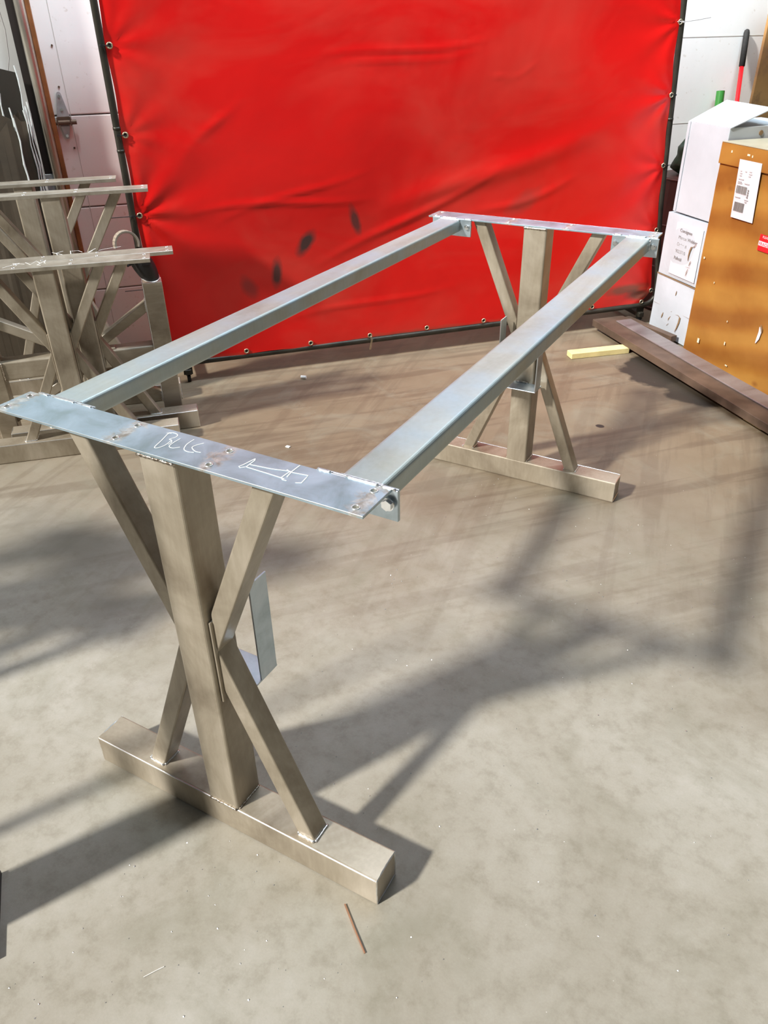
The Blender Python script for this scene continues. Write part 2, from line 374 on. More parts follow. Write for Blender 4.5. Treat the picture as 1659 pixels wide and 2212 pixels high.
room('door_backing', newbox((-.5, WT+.046, 0), (2.19, WT+.06, 3.05)), M['groove'], door)
for sx_, zz in ((-.405, 1.84), (-.415, 1.63), (-.43, 1.00), (-.06, 1.07), (-.40, 1.30)):
    bm = bmesh.new(); cyl(bm, (sx_, WT-.002, zz), (0, 1, 0), .006, .006, 8); room('screw_head', bm, M['rust'], door)
# hinge with roller
def tri_leaf(z0, z1, w0, w1, y0=-.014, y1=-.004):
    bm = bmesh.new(); pts = []
    n = 8
    for k in range(n+1):
        a = math.pi*k/n; pts.append((math.cos(a)*w1, z1+math.copysign(math.sin(a)*w1, z1-z0)))
    pts = [(w0, z0)]+pts+[(-w0, z0)]
    f_ = [bm.verts.new((x, y0, z)) for x, z in pts]; b_ = [bm.verts.new((x, y1, z)) for x, z in pts]
    bm.faces.new(f_); bm.faces.new(b_[::-1])
    for i in range(len(pts)): j = (i+1) % len(pts); bm.faces.new((f_[i], f_[j], b_[j], b_[i]))
    return bm
hs = -.425
hm = Matrix.Translation((hs, WT, 1.478)) @ Matrix.Rotation(math.radians(0), 4, 'Y')
hg = obj('hinge', tri_leaf(-.012, .115, .038, .013), M['hinge'], door, hm)
obj('hinge_leaf', tri_leaf(-.055, -.115, .026, .011), M['hinge'], hg)
bm = bmesh.new(); box(bm, (-.040, -.045, -.052), (-.034, -.004, -.006)); box(bm, (.034, -.045, -.052), (.040, -.004, -.006)); box(bm, (-.034, -.02, -.03), (.034, -.008, -.004))
obj('hinge_barrel', bm, M['rust'], hg)
bm = bmesh.new(); cyl(bm, (-.03, -.030, -.034), (1, 0, 0), .013, .20, 12); obj('roller_stem', bm, M['rust'], hg)
bm = bmesh.new(); cyl(bm, (-.125, -.030, -.034), (1, 0, 0), .022, .012, 20); obj('roller', bm, M['rust'], hg)
for zz in (.105, .035, -.108):
    bm = bmesh.new(); cyl(bm, (0, -.016, zz), (0, 1, 0), .0085, .006, 6); obj('rivet', bm, M['zinc'], hg)
# track, dark angle and brown jamb
tr = bpy.data.objects.new('trim_1', None); COL.objects.link(tr); tr.matrix_world = ROOM
struct(tr, 'vertical galvanised door track with dark angle and brown jamb strip', 'door track')
room('jamb_strip', newbox((-.500, WT-.045, 0), (-.474, WT-.002, 4.4), .002), M['jamb'], tr)
bm = bmesh.new()
prof = [(-.548, -.06), (-.552, -.075), (-.545, -.088), (-.53, -.092), (-.515, -.088), (-.505, -.075), (-.503, -.05), (-.503, -.004)]
v0 = [bm.verts.new((a, WT+b, 0)) for a, b in prof]; v1 = [bm.verts.new((a, WT+b, 4.4)) for a, b in prof]
for i in range(len(prof)-1): bm.faces.new((v0[i], v0[i+1], v1[i+1], v1[i]))
trk = room('track_channel', bm, M['galv'], tr, True)
mdf = trk.modifiers.new('s', 'SOLIDIFY'); mdf.thickness = .0025
room('dark_angle', newbox((-.598, WT-.06, 0), (-.556, WT+.08, 4.4)), M['darkgap'], tr)
for zz in (1.12, .5):
    br = room('track_bracket', newbox((-.62 if zz > 1.5 else -.60, WT-.066, zz-.05), (-.545, WT-.058, zz+.05), .002), M['hinge'], tr)
    bm = bmesh.new(); cyl(bm, (-.572, WT-.071, zz+.02), (0, 1, 0), .010, .01, 6); room('track_bolt', bm, M['zinc'], br)
# loose wire on the wall
bm = bmesh.new(); pts = [(-.69, WT+.07, 2.35), (-.655, WT+.055, 2.1), (-.64, WT+.05, 1.92), (-.655, WT+.05, 1.78), (-.70, WT+.06, 1.66), (-.78, WT+.07, 1.55)]
tube(bm, [Vector(pts[0]).lerp(Vector(pts[0]), 0)]+pts[1:], .0025, 6)
tag(room('wall_wire', bm, M['inkl']), 'thin loose wire hanging on the white wall left of the door track', 'wire')

# ---------------------------------------------------------------- welding screen
scr = thing('welding_screen', 'large red vinyl welding curtain tied in a dark tubular steel frame', 'welding curtain', ROOM)
BZ = .128; PR = .019; TOPZ = 3.0
def arc(c, r, a0, a1, n=6): return [(c[0]+r*math.cos(math.radians(a0+(a1-a0)*k/n)), 0, c[1]+r*math.sin(math.radians(a0+(a1-a0)*k/n))) for k in range(n+1)]
bm = bmesh.new()
path = [(-.13, 0, .2)] + [(-.13, 0, 1.0), (-.13, 0, TOPZ-.1)] + arc((-.05, TOPZ-.08), .08, 180, 90) + arc((3.15, TOPZ-.08), .08, 90, 0) + \
    [(3.262, 0, 2.0), (3.285, 0, 1.6), (3.308, 0, 1.24), (3.335, 0, .85), (3.360, 0, .62), (3.395, 0, .42), (3.415, 0, .32), (3.420, 0, .255)] + arc((3.34, .22), .08, 0, -90, 6)[1:] + [(3.0, 0, .135), (1.5, 0, BZ), (-.05, 0, BZ)] + arc((-.05, .208), .08, 270, 182, 5)[1:]
tube(bm, path, PR, 10, closed=True); room('frame', bm, M['blackm'], scr, True)
# joints on the posts
for s_, z_ in ((-.13, 1.47), (3.300, 1.36), (-.13, 1.36)):
    bm = bmesh.new(); cyl(bm, (s_, 0, z_), (0, 0, 1), PR+.002, .014, 12); room('pipe_joint', bm, M['blackm'], scr, True)
def edge_r(z): # right edge of the vinyl, tied towards the post
    t = min(1, max(0, (z-.25)/1.75)); 
    return 3.368-.125*t - .006*(1-math.cos(2*math.pi*(z-.26)/.41)) - (0.10*max(0, (.26-z)/.12)**2)
def edge_l(z): return -.1135 + .004*(1-math.cos(2*math.pi*(z-1.023)/.41))
GL = [(-.092, 1.848), (-.092, 1.437), (-.092, 1.026), (-.092, .615), (-.092, .30), (-.092, 2.26)]
GR = [(3.250, 1.893), (3.270, 1.50), (3.295, 1.085), (3.325, .67), (3.365, .245), (3.23, 2.3)]
GB = [(.415, .163), (.835, .163), (1.238, .165), (1.641, .168), (2.056, .171), (2.47, .172), (2.897, .173), (3.30, .168), (.02, .163)]
NX, NZ = 210, 170
def disp(s, z):
    d = .022*noise.noise(Vector((s*.9, 0, z*1.1)))+.003*noise.noise(Vector((s*2.6+5, 2, z*3.0)))
    d += .018*math.sin(s*1.9+.6)*min(1, z)
    for (gs, gz) in ((-.092, 1.026), (-.092, 1.437), (-.092, 1.848)):   # creases fanning from the ties
        dx, dz = s-gs, z-gz; r = math.hypot(dx, dz)+1e-4; a = math.atan2(dz, dx)
        amp = .008 if gz < 1.2 else .003
        d += amp*math.sin(a*9+gz*7)*math.exp(-r/.35)*min(1, r/.04)
        d -= .012*math.exp(-(r/.06)**2)
    for (gs, gz) in GR[:5]:
        dx, dz = gs-s, z-gz; r = math.hypot(dx, dz)+1e-4; a = math.atan2(dz, dx)
        d += .005*math.sin(a*8+gz*3)*math.exp(-r/.22)*min(1, r/.04)
    # long slack folds
    for (s0, z0, s1, z1, am, wd) in ((.1, 1.0, 1.3, 1.05, .007, .014), (.3, .93, 1.3, 1.22, .006, .012), (.9, .62, 2.2, 1.18, .008, .02), (1.25, .9, 2.9, 1.35, .012, .06),
                                     (.9, 1.74, 2.1, 1.86, .005, .012), (1.0, 1.69, 2.0, 1.80, .004, .010), (1.9, .85, 2.7, 1.05, .006, .02), (.6, .30, 1.9, .46, .005, .014), (2.0, 1.62, 2.35, 1.70, .004, .008), (.15, 1.25, .55, 1.62, .006, .02)):
        L2 = (s1-s0)**2+(z1-z0)**2; k = ((s-s0)*(z1-z0)*0+(s-s0)*(s1-s0)+(z-z0)*(z1-z0))/L2
        if -.1 < k < 1.1:
            px, pz = s0+k*(s1-s0), z0+k*(z1-z0)+.03*math.sin(k*5+s0); dd = math.hypot(s-px, z-pz)
            if dd < wd*3: d += am*math.exp(-(dd/wd)**2)*math.sin(math.pi*min(1, max(0, k)))
    return -d
bm = bmesh.new(); vs = []
for j in range(NZ+1):
    z = .142+(TOPZ-.03-.142)*(j/NZ)
    a, b = edge_l(z), edge_r(z); row = []
    for i in range(NX+1):
        u = i/NX; s = a+(b-a)*u
        edge = min(1, (s-a)/.05, (b-s)/.05)
        row.append(bm.verts.new((s, -.004+disp(s, z)*max(0.15, edge), z+ (0.004*math.sin(s*14)*(1-min(1, j/8))))))
    vs.append(row)
for j in range(NZ):
    for i in range(NX): bm.faces.new((vs[j][i], vs[j][i+1], vs[j+1][i+1], vs[j+1][i]))
room('curtain_sheet', bm, M['red'], scr, True)
def ring(bm, c, r, rr, seg=18, ax=(0, 1, 0)):
    q = Vector(ax).to_track_quat('Z', 'Y'); pts = [Vector(c)+q @ Vector((math.cos(2*math.pi*k/seg)*r, math.sin(2*math.pi*k/seg)*r, 0)) for k in range(seg)]
    return tube(bm, pts, rr, 6, closed=True)
gme = mesh_from(ring(bmesh.new(), (0, 0, 0), .0125, .0042), 'grommet', M['brass'], True)
hbm = bmesh.new(); cyl(hbm, (0, 0, 0), (0, 1, 0), .009, .002, 14); hme = mesh_from(hbm, 'grommet_hole', M['hole'])
for (s, z) in GL+GR+GB:
    y = -.014+disp(s, z)*.3
    g = obj('grommet', gme, None, scr, Matrix.Translation((s, y, z))); obj('grommet_hole', hme, None, g)
def tie(s, z, ps, tail=None):
    bm = bmesh.new(); pts = []
    for k in range(13):
        a = 2*math.pi*k/12; pts.append(((s+ps)/2+math.cos(a)*(abs(ps-s)/2+.014), math.sin(a)*.026, z+.003*math.sin(a*2)))
    tube(bm, pts, .0026, 6)
    box(bm, (ps-.006, -.030, z-.005), (ps+.006, -.020, z+.005))
    if tail: tube(bm, [(ps, -.02, z), (ps+tail[0]*.5, -.02+tail[2]*.5, z+tail[1]*.4), (ps+tail[0], -.02+tail[2], z+tail[1])], .0022, 5)
    return bm
room('cable_tie', tie(-.092, 1.848, -.13), M['black'], scr); room('cable_tie', tie(-.092, 1.437, -.13), M['black'], scr)
room('cable_tie', tie(-.092, 1.026, -.13, (-.14, .0, 0)), M['black'], scr); room('cable_tie', tie(-.092, .615, -.13, (-.12, .0, 0)), M['black'], scr)
room('cable_tie', tie(3.250, 1.893, 3.268, (.19, .02, 0)), M['inkl'], scr); room('cable_tie', tie(3.27, 1.50, 3.292), M['black'], scr)
room('cable_tie', tie(3.295, 1.085, 3.318, (.035, .0, 0)), M['black'], scr); room('cable_tie', tie(3.365, .245, 3.40), M['black'], scr)
for s in (1.238, 1.245):
    bm = bmesh.new(); tube(bm, [(s, -.022, .168), (s+.004, -.030, .14), (s-.002, -.026, .10), (s-.006, -.02, .07)], .0022, 5); room('cable_tie', bm, M['brass'], scr)
# feet: a cross tube with casters at either end
for s0 in (.035, 3.31):
    bm = bmesh.new(); box(bm, (s0-.028, -.004, .03 if s0 > 1 else .05), (s0+.028, .004, .14)); ft = room('foot_bracket', bm, M['blackm'], scr)
    bm = bmesh.new(); box(bm, (s0-.02, -.03, .055), (s0+.02, .45, .090), .003); room('foot_tube', bm, M['blackm'], ft)
    for t0 in (0.01, .42):
        bm = bmesh.new(); cyl(bm, (s0, t0, .026), (1, 0, 0), .026, .022, 20); room('caster_wheel', bm, M['black'], ft)

# ---------------------------------------------------------------- trestles
WB, HB, CW, TPL = .1014, .1029, .1016, .00635
CACHE = {}
def holes_plate(Lp, H, xs, y0=-.0028, y1=.1021, key=None):
    me = CACHE.get(('plate', Lp, H)) if not key else None
    if me: return me
    bm = newbox((-Lp/2, y0, H-TPL), (Lp/2, y1, H), .0006)
    o = bpy.data.objects.new('tmp', mesh_from(bm, 'top_plate', M['top']))
    cb = bmesh.new()
    for x in xs:
        for y in (.018, .083): cyl(cb, (x, y, H-.003), (0, 0, 1), .0062, .03, 14)
    c = bpy.data.objects.new('tmpc', mesh_from(cb, 'tmpc', M['plate']))
    COL.objects.link(o); COL.objects.link(c)
    md = o.modifiers.new('b', 'BOOLEAN'); md.operation = 'DIFFERENCE'; md.object = c; md.solver = 'EXACT'
    dg = bpy.context.evaluated_depsgraph_get(); me = bpy.data.meshes.new_from_object(o.evaluated_get(dg)); me.name = 'top_plate'
    bpy.data.objects.remove(o); bpy.data.objects.remove(c); CACHE[('plate', Lp, H)] = me
    return me
def trestle(parent, M0, L_, H, pm=None, foot=.265, topx=.262, zmid=.712, key='', Lp=.985, bracket=False, top='plate', detail=True):
    """one X-braced trestle: base beam at y 0..WB, column, four braces, two gusset plates, top plate; all as parts of `parent`"""
    C = lambda nm, fn, m, sm=False: CACHE.setdefault((key, nm), None) or CACHE.__setitem__((key, nm), mesh_from(fn(), nm.split('|')[0], m, sm)) or CACHE[(key, nm)]
    P = {}
    cy = WB/2
    def put(nm, fn, m, par=None, sm=False):
        o = obj(nm.split('|')[0], C(nm, fn, m, sm), None, par or parent, M0 if par is None else None); P[nm] = o; return o
    # base beam with welded end caps
    base = put('base_beam', lambda: prism(bmesh.new(), (-L_/2, cy, HB/2), (L_/2, cy, HB/2), WB, HB, (0, 0, 1), .006), M['tube'])
    def rim(s):
        def g():
            bm = bmesh.new(); x = s*(L_/2-.0005); r = .0022
            pts = [(x, .003, .003), (x, .0015, HB/2), (x, .003, HB-.003), (x, WB/2, HB-.0005), (x, WB-.003, HB-.003), (x, WB-.0015, HB/2), (x, WB-.003, .003), (x, WB/2, .0015)]
            q = []
            for i in range(8):
                a, b = Vector(pts[i]), Vector(pts[(i+1) % 8]); q += [a.lerp(b, k/5) for k in range(5)]
            return tube(bm, q, [r*random.uniform(.8, 1.25) for _ in q], 6, closed=True)
        return g
    put('end_cap_weld|l', rim(-1), M['edge'], base); put('end_cap_weld|r', rim(1), M['edge'], base)
    put('edge_highlight', lambda: tube(bmesh.new(), [(-L_/2+.004, .0016, HB-.0022), (L_/2-.004, .0016, HB-.0022)], .0021, 6), M['edge'], base)  # bright strip standing in for the highlight along the front edge
    z1 = H-TPL if top == 'plate' else H-WB
    col = put('column', lambda: prism(bmesh.new(), (0, cy, HB), (0, cy, z1), CW, WB, (0, 1, 0), .009, seg=4), M['tube'], sm=False)
    def welds(par, nm, lst, m=M['weld']):
        for i, (p, q, r_) in enumerate(lst): put('weld_bead|%s%d' % (nm, i), lambda: weldline(bmesh.new(), p, q, r_), m, par, True)
    welds(col, 'c', [((-CW/2+.004, -.001, HB+.001), (CW/2-.004, -.001, HB+.001), .0035), ((CW/2+.001, .006, HB+.002), (CW/2+.001, WB-.006, HB+.002), .003), ((-CW/2-.001, .006, HB+.002), (-CW/2-.001, WB-.006, HB+.002), .003),
                     ((-CW/2, -.001, z1-.004), (CW/2, -.001, z1-.004), .0045), ((-CW/2, WB+.001, z1-.004), (CW/2, WB+.001, z1-.004), .0045)])
    bw, bd = .050, .060
    for s in (-1, 1):
        nm = 'l' if s < 0 else 'r'
        xg = s*(CW/2+.0037); xe = s*(CW/2+.0075)
        lc = .5*bw/math.sin(math.atan((foot-CW/2)/(zmid-HB-.06))); lc2 = .5*bw/math.sin(math.atan((topx-CW/2)/(z1-zmid-.06)))
        lo = put('brace|lo'+nm, lambda: prism(bmesh.new(), (s*foot, cy, HB), (xe, cy, zmid-.030-lc), bd, bw, (1, 0, 0), .005, n0=(0, 0, 1), n1=(1, 0, 0)), M['tube'])
        y = cy-bd/2; hw = .027
        welds(lo, 'f'+nm, [((s*foot-hw, y-.002, HB+.002), (s*foot+hw, y-.002, HB+.002), .0045), ((s*foot+hw+.002, y, HB+.002), (s*foot+hw+.002, y+bd, HB+.002), .004), ((s*foot-hw-.001, y, HB+.002), (s*foot-hw-.001, y+bd, HB+.002), .003)], M['edge'])
        hi = put('brace|hi'+nm, lambda: prism(bmesh.new(), (s*topx, cy, z1), (xe, cy, zmid-.030+lc2), bd, bw, (1, 0, 0), .005, n0=(0, 0, 1), n1=(1, 0, 0)), M['tube'])
        welds(hi, 'h'+nm, [((s*topx-.026, y-.001, z1-.003), (s*topx+.026, y-.001, z1-.003), .0035)])
        put('gusset_plate|'+nm, lambda: box(bmesh.new(), (xg-.0035, .012, zmid-.197), (xg+.0035, WB-.022, zmid+.061), .003, 2), M['tube'])
    if top == 'plate':
        me = holes_plate(Lp, H, (-.470, -.127, .127, .466))
        if pm: me.materials[0] = pm
        tp = obj('top_plate', me, None, parent, M0); P['top'] = tp
        for i, x in enumerate((-.470, -.127, .127, .466)):
            for j, y in enumerate((.018, .083)): put('hole_rim|%d%d' % (i, j), lambda: ring(bmesh.new(), (x, y, H+.0002), .0075, .0013, 16, (0, 0, 1)), M['edge'], tp, True)
        put('plate_edge|a', lambda: tube(bmesh.new(), [(-Lp/2, -.0028, H-.0008), (Lp/2, -.0028, H-.0008)], .0008, 5), M['edge'], tp)
        put('plate_edge|b', lambda: tube(bmesh.new(), [(Lp/2, -.0028, H-.0008), (Lp/2, .1021, H-.0008)], .0008, 5), M['edge'], tp)
        if pm: put('front_lip', lambda: box(bmesh.new(), (-Lp/2, -.0070, H-.018), (Lp/2, -.0030, H-.0005), .0006), pm, tp)
    else:
        put('top_beam', lambda: prism(bmesh.new(), (-L_/2, cy, H-WB/2), (L_/2, cy, H-WB/2), WB, WB, (0, 0, 1), .006), M['tube'])
    if bracket:
        zb = .515; hx = .093; t = .0045
        b_ = put('cable_bracket', lambda: box(bmesh.new(), (-hx, WB, zb-t), (hx, WB+.085, zb)), M['plate'])
        put('bracket_arm|r', lambda: box(bmesh.new(), (hx-t, WB+.020, zb), (hx, WB+.085, zb+.305)), M['plate'], b_); put('bracket_arm|l', lambda: box(bmesh.new(), (-hx, WB+.020, zb), (-hx+t, WB+.085, zb+.305)), M['plate'], b_)
        welds(b_, 'b', [((-.028, WB+.003, .518), (.028, WB+.003, .518), .0045), ((-.03, WB+.003, .508), (.03, WB+.003, .508), .004)])
        put('bright_edge|a', lambda: tube(bmesh.new(), [(-.093, WB+.0855, .5127), (.093, WB+.0855, .5127)], .0018, 5), M['edge'], b_); put('bright_edge|b', lambda: tube(bmesh.new(), [(.0907, WB+.0855, .515), (.0907, WB+.0855, .82)], .0018, 5), M['edge'], b_)
        put('bright_edge|c', lambda: tube(bmesh.new(), [(-.0907, WB+.0855, .515), (-.0907, WB+.0855, .82)], .0018, 5), M['edge'], b_)
    return P

# the table frame: two tall trestles joined by two flat rails
D_ = 2.3409; HT = 1.2076
tab = thing('table_frame', 'bare steel table frame of two X-braced trestles joined by two flat rails', 'table frame', Matrix.Translation((-.0015, 0, 0)))
near = trestle(tab, Matrix.Identity(4), .981, HT, key='tall', bracket=True)
FAR = Matrix.Translation((0, D_, 0)) @ Matrix.Rotation(math.pi, 4, 'Z')
far = trestle(tab, FAR, .981, HT, key='tall', bracket=True)
# end brackets: an angle under each plate corner bolted to the plate on the rail's end
def bolt_mesh():
    bm = bmesh.new(); cyl(bm, (0, -.006, 0), (0, 1, 0), .0115, .008, 6); cyl(bm, (0, -.003, 0), (0, 1, 0), .014, .003, 18); cyl(bm, (0, .010, 0), (0, 1, 0), .0062, .036, 12)
    cyl(bm, (0, .0185, 0), (0, 1, 0), .0110, .009, 6); return mesh_from(bm, 'bolt', M['zinc'])
BM_ = bolt_mesh()
RAILS = [(.3735, .4725), (-.4345, -.3365)]
for end in (0, 1):
    MX = Matrix.Identity(4) if end == 0 else FAR
    for k, (xa, xb) in enumerate(RAILS):
        sgn = 1 if end == 0 else -1
        x0, x1 = sorted((sgn*xa, sgn*xb)); xc = (x0+x1)/2
        xo = 1 if xc > 0 else -1
        e0, e1 = (xc-.100, xc+.082) if xo > 0 else (xc-.082, xc+.100)
        an = obj('angle_bracket', newbox((e0+.001, .1025, HT-.069), (e1+.001, .1070, HT-.001), .0008), M['plate'], tab, MX)
        for p_, q_ in ((e0+.004, e0+.035), (xc-.03, xc+.04), (e1-.035, e1-.004)): obj('weld_bead', weldline(bmesh.new(), (p_, .1035, HT+.0005), (q_, .1035, HT+.0005), .003), M['edge'], an, smooth=True)
        ep = obj('rail_end_plate', newbox((e0, .1085, HT-.071), (e1, .1130, HT-.001), .0008), M['plate'], tab, MX)
        obj('weld_bead', weldline(bmesh.new(), (xc-.048, .115, HT-.004), (xc+.048, .115, HT-.004), .003), M['edge'], ep, smooth=True)
        obj('weld_bead', weldline(bmesh.new(), (xc+xo*.050, .115, HT-.006), (xc+xo*.050, .115, HT-.045), .003), M['edge'], ep, smooth=True)
        for bx in (e0+.017, e1-.017): obj('bolt', BM_, None, tab, MX @ Matrix.Translation((bx, .098, HT-.030)))
for (xa, xb) in RAILS:
    zt = HT-.003; hh = .0508; xc = (xa+xb)/2
    rl = obj('rail', prism(bmesh.new(), (xc, .1135, zt-hh/2), (xc, D_-.1135, zt-hh/2), hh*0+ (xb-xa), hh, (0, 0, 1), .0105, seg=5), M['rail'], tab)
    rl.data.materials[0] = M['rail']
# writing on the near plate (white marker)
def chalk(parent, strokes, z, r=.0011, nm='marker_writing', xf=None):
    bm = bmesh.new()
    for st in strokes: polyline(bm, [Vector((x, y, z)) for x, y in st], r, .35)
    o = obj(nm, bm, M['chalk'], parent); o['kind'] = 'stuff'; return o
CHALK_NEAR = []
CH_BLK = [[(-0.0337, 0.0878), (-0.039, 0.0829), (-0.0305, 0.0546), (-0.0231, 0.0267), (-0.0182, 0.0216), (-0.0123, 0.0267), (-0.0085, 0.0412), (-0.0113, 0.061)], [(-0.044, 0.084), (-0.0333, 0.0917), (-0.0189, 0.0896), (-0.0135, 0.0793), (-0.0192, 0.0655), (-0.0122, 0.0641), (-0.0048, 0.0551), (-0.0055, 0.0463)], [(-0.0003, 0.0774), (-0.0008, 0.0558), (0.003, 0.0403), (0.0151, 0.0382), (0.025, 0.0482)], [(0.0281, 0.0886), (0.0287, 0.0676), (0.0332, 0.0539), (0.0403, 0.0438), (0.0528, 0.0401), (0.0663, 0.0437)], [(0.0578, 0.0848), (0.0497, 0.0715), (0.0477, 0.06), (0.0569, 0.0524), (0.0677, 0.0485), (0.079, 0.0503)]]
CH_TOOL = [[(0.1942, 0.0799), (0.1883, 0.0497), (0.185, 0.0396), (0.19, 0.0369), (0.1988, 0.0452), (0.1975, 0.0738), (0.1942, 0.0799)], [(0.1988, 0.0559), (0.2469, 0.0614), (0.2862, 0.0707)], [(0.2005, 0.0446), (0.2481, 0.0434), (0.293, 0.0414)], [(0.2862, 0.0707), (0.2851, 0.0554), (0.2849, 0.043), (0.2915, 0.0371), (0.3005, 0.0375)], [(0.2765, 0.0731), (0.2881, 0.068), (0.3262, 0.0733), (0.3285, 0.0586), (0.3304, 0.0433), (0.3199, 0.0391)], [(0.2894, 0.0986), (0.2891, 0.0722), (0.2929, 0.05)]]
CH_T1 = [[(-0.1752, 0.0358), (-0.1088, 0.1028), (-0.1203, 0.0562)], [(-0.14, 0.1037), (-0.0832, 0.0769)], [(-0.0825, 0.1026), (-0.0548, 0.0573), (-0.0353, 0.1186), (-0.0125, 0.0692)], [(0.0076, 0.1204), (0.0051, 0.0686), (0.0134, 0.0607)], [(0.006, 0.1103), (-0.0233, 0.0418), (-0.0055, 0.0258)]]
CH_T2 = [[(-0.0902, 0.1581), (-0.0687, 0.1332), (-0.061, 0.0964)], [(-0.0752, 0.1333), (-0.0391, 0.169)], [(-0.0687, 0.1332), (-0.0374, 0.0971)], [(-0.0035, 0.1622), (0.0021, 0.0968)], [(0.0031, 0.154), (0.0338, 0.1548), (0.0554, 0.118)], [(0.0868, 0.0988), (0.1043, 0.1297)], [(0.0837, 0.1045), (0.1172, 0.17)], [(0.133, 0.1218), (0.1666, 0.1452), (0.2418, 0.1688)]]
def smooth_st(pts, n=4):
    out = []
    P_ = [Vector((*p, 0)) for p in pts]
    for i in range(len(P_)-1):
        p0 = P_[max(0, i-1)]; p1 = P_[i]; p2 = P_[i+1]; p3 = P_[min(len(P_)-1, i+2)]
        for k in range(n):
            t = k/n; q = .5*((2*p1)+(-p0+p2)*t+(2*p0-5*p1+4*p2-p3)*t*t+(-p0+3*p1-3*p2+p3)*t**3); out.append((q.x, q.y))
    out.append((P_[-1].x, P_[-1].y)); return out
for s_ in CH_BLK: CHALK_NEAR.append(smooth_st(s_))
chalk(near['top'], CHALK_NEAR, HT+.0004); chalk(near['top'], CH_TOOL, HT+.0005, .0014, 'marker_drawing')

# ---------------------------------------------------------------- stacked trestles on the left
G = 'finished trestles stacked by the curtain'
def Mt(x, y, th): return Matrix.Translation((x, y, 0)) @ Matrix.Rotation(th, 4, 'Z')
t1 = thing('trestle', 'low X-braced steel trestle in front of the left stack, white writing near its plate end', 'trestle', Mt(-2.111, 1.4356, .766), G)
a1 = trestle(t1, Matrix.Identity(4), .98, .989, topx=.262, zmid=.600, pm=M['oldplate'], key='low')
t2 = thing('trestle', 'low X-braced steel trestle directly behind the front one, its end nearest the red curtain', 'trestle', Mt(-2.1326, 1.6187, .787), G)
a2 = trestle(t2, Matrix.Identity(4), .98, .980, topx=.262, zmid=.600, pm=M['oldplate'], key='low2')
chalk(a1['top'], CH_T1, .9894, .0016); chalk(a2['top'], CH_T2, .9804, .0016)
t4 = thing('trestle', 'tall steel trestle rising behind the low pair, upper plate crossing the curtain post', 'trestle', Mt(-2.4927, 1.8759, .7711), G)
trestle(t4, Matrix.Identity(4), .98, 1.208, topx=.335, zmid=.74, pm=M['oldplate'], key='tallb')
t5 = thing('trestle', 'rearmost tall steel trestle in the left stack, plate ending short of the curtain post', 'trestle', Mt(-2.84, 1.99, .7711), G)
trestle(t5, Matrix.Identity(4), .98, 1.215, topx=.335, zmid=.74, pm=M['oldplate'], key='tallc')
# trestle lying on its side, base beam standing up at the right
side = ROOM @ Matrix.Translation((-.042, -.51, .392)) @ Matrix(((0, 0, -1, 0), (0, 1, 0, 0), (1, 0, 0, 0), (0, 0, 0, 1)))
t3 = thing('trestle', 'steel trestle tipped on its side with its square beam upright under a black helmet', 'trestle', side, G)
trestle(t3, Matrix.Identity(4), .78, .99, topx=.27, zmid=.50, foot=.262, key='side', top='beam')

# welding helmet on the upright beam
hb = thing('welding_helmet', 'black welding helmet with looped headband resting on upright steel beam', 'helmet', ROOM @ Matrix.Translation((-.095, -.46, .793)) @ Matrix.Rotation(math.radians(20), 4, 'Z'))
bm = bmesh.new(); U, V = 16, 12; vv = []
for j in range(V+1):
    ph = j/V; row = []
    for i in range(U+1):
        a = math.pi*(i/U)-math.pi/2   # front half shell
        r = .062+.014*math.sin(math.pi*min(1, ph*1.1))
        x = math.sin(a)*r*.80; y = -math.cos(a)*r*.9+.015; z = .010+.150*ph - .02*math.cos(a)*(1-ph)
        x += -.055*ph
        row.append(bm.verts.new((x, y, z)))
    vv.append(row)
for j in range(V):
    for i in range(U): bm.faces.new((vv[j][i], vv[j][i+1], vv[j+1][i+1], vv[j+1][i]))
bm.faces.new(vv[V]); sh = obj('shell', bm, M['black'], hb, smooth=True); md = sh.modifiers.new('s', 'SOLIDIFY'); md.thickness = .004
bm = bmesh.new(); tube(bm, [v for v in [(math.sin(math.pi*k/16-math.pi/2)*.062*.80, -math.cos(math.pi*k/16-math.pi/2)*.062*.9+.013, .012-.02*math.cos(math.pi*k/16-math.pi/2)) for k in range(17)]], .0022, 6); obj('rim_highlight', bm, M['edge'], hb)  # bright line standing in for the highlight on the shell's edge
bm = bmesh.new(); box(bm, (-.060, -.058, .085), (-.005, -.048, .125), .003); obj('lens_frame', bm, M['black'], hb)
bm = bmesh.new()
pts = [(-.085+.062*math.cos(a), .03+.03*math.sin(a)*.3, .185+.062*math.sin(a)) for a in [math.radians(k*15-20) for k in range(15)]]
for i, p in enumerate(pts[:-1]):
    prism(bm, p, pts[i+1], .012, .030, (0, 1, 0), .002, seg=1)
obj('headband', bm, M['tan'], hb)
bm = bmesh.new(); cyl(bm, (.018, .02, .080), (1, -.2, 0), .018, .016, 16); cyl(bm, (-.105, .0, .10), (1, .2, 0), .018, .016, 16); obj('adjuster_knob', bm, M['black'], hb)
bm = bmesh.new(); tube(bm, [(-.12, -.02, .16), (-.135, -.03, .12), (-.12, -.03, .09), (-.10, -.03, .105), (-.115, -.03, .13)], .005, 6); obj('chin_strap', bm, M['black'], hb)

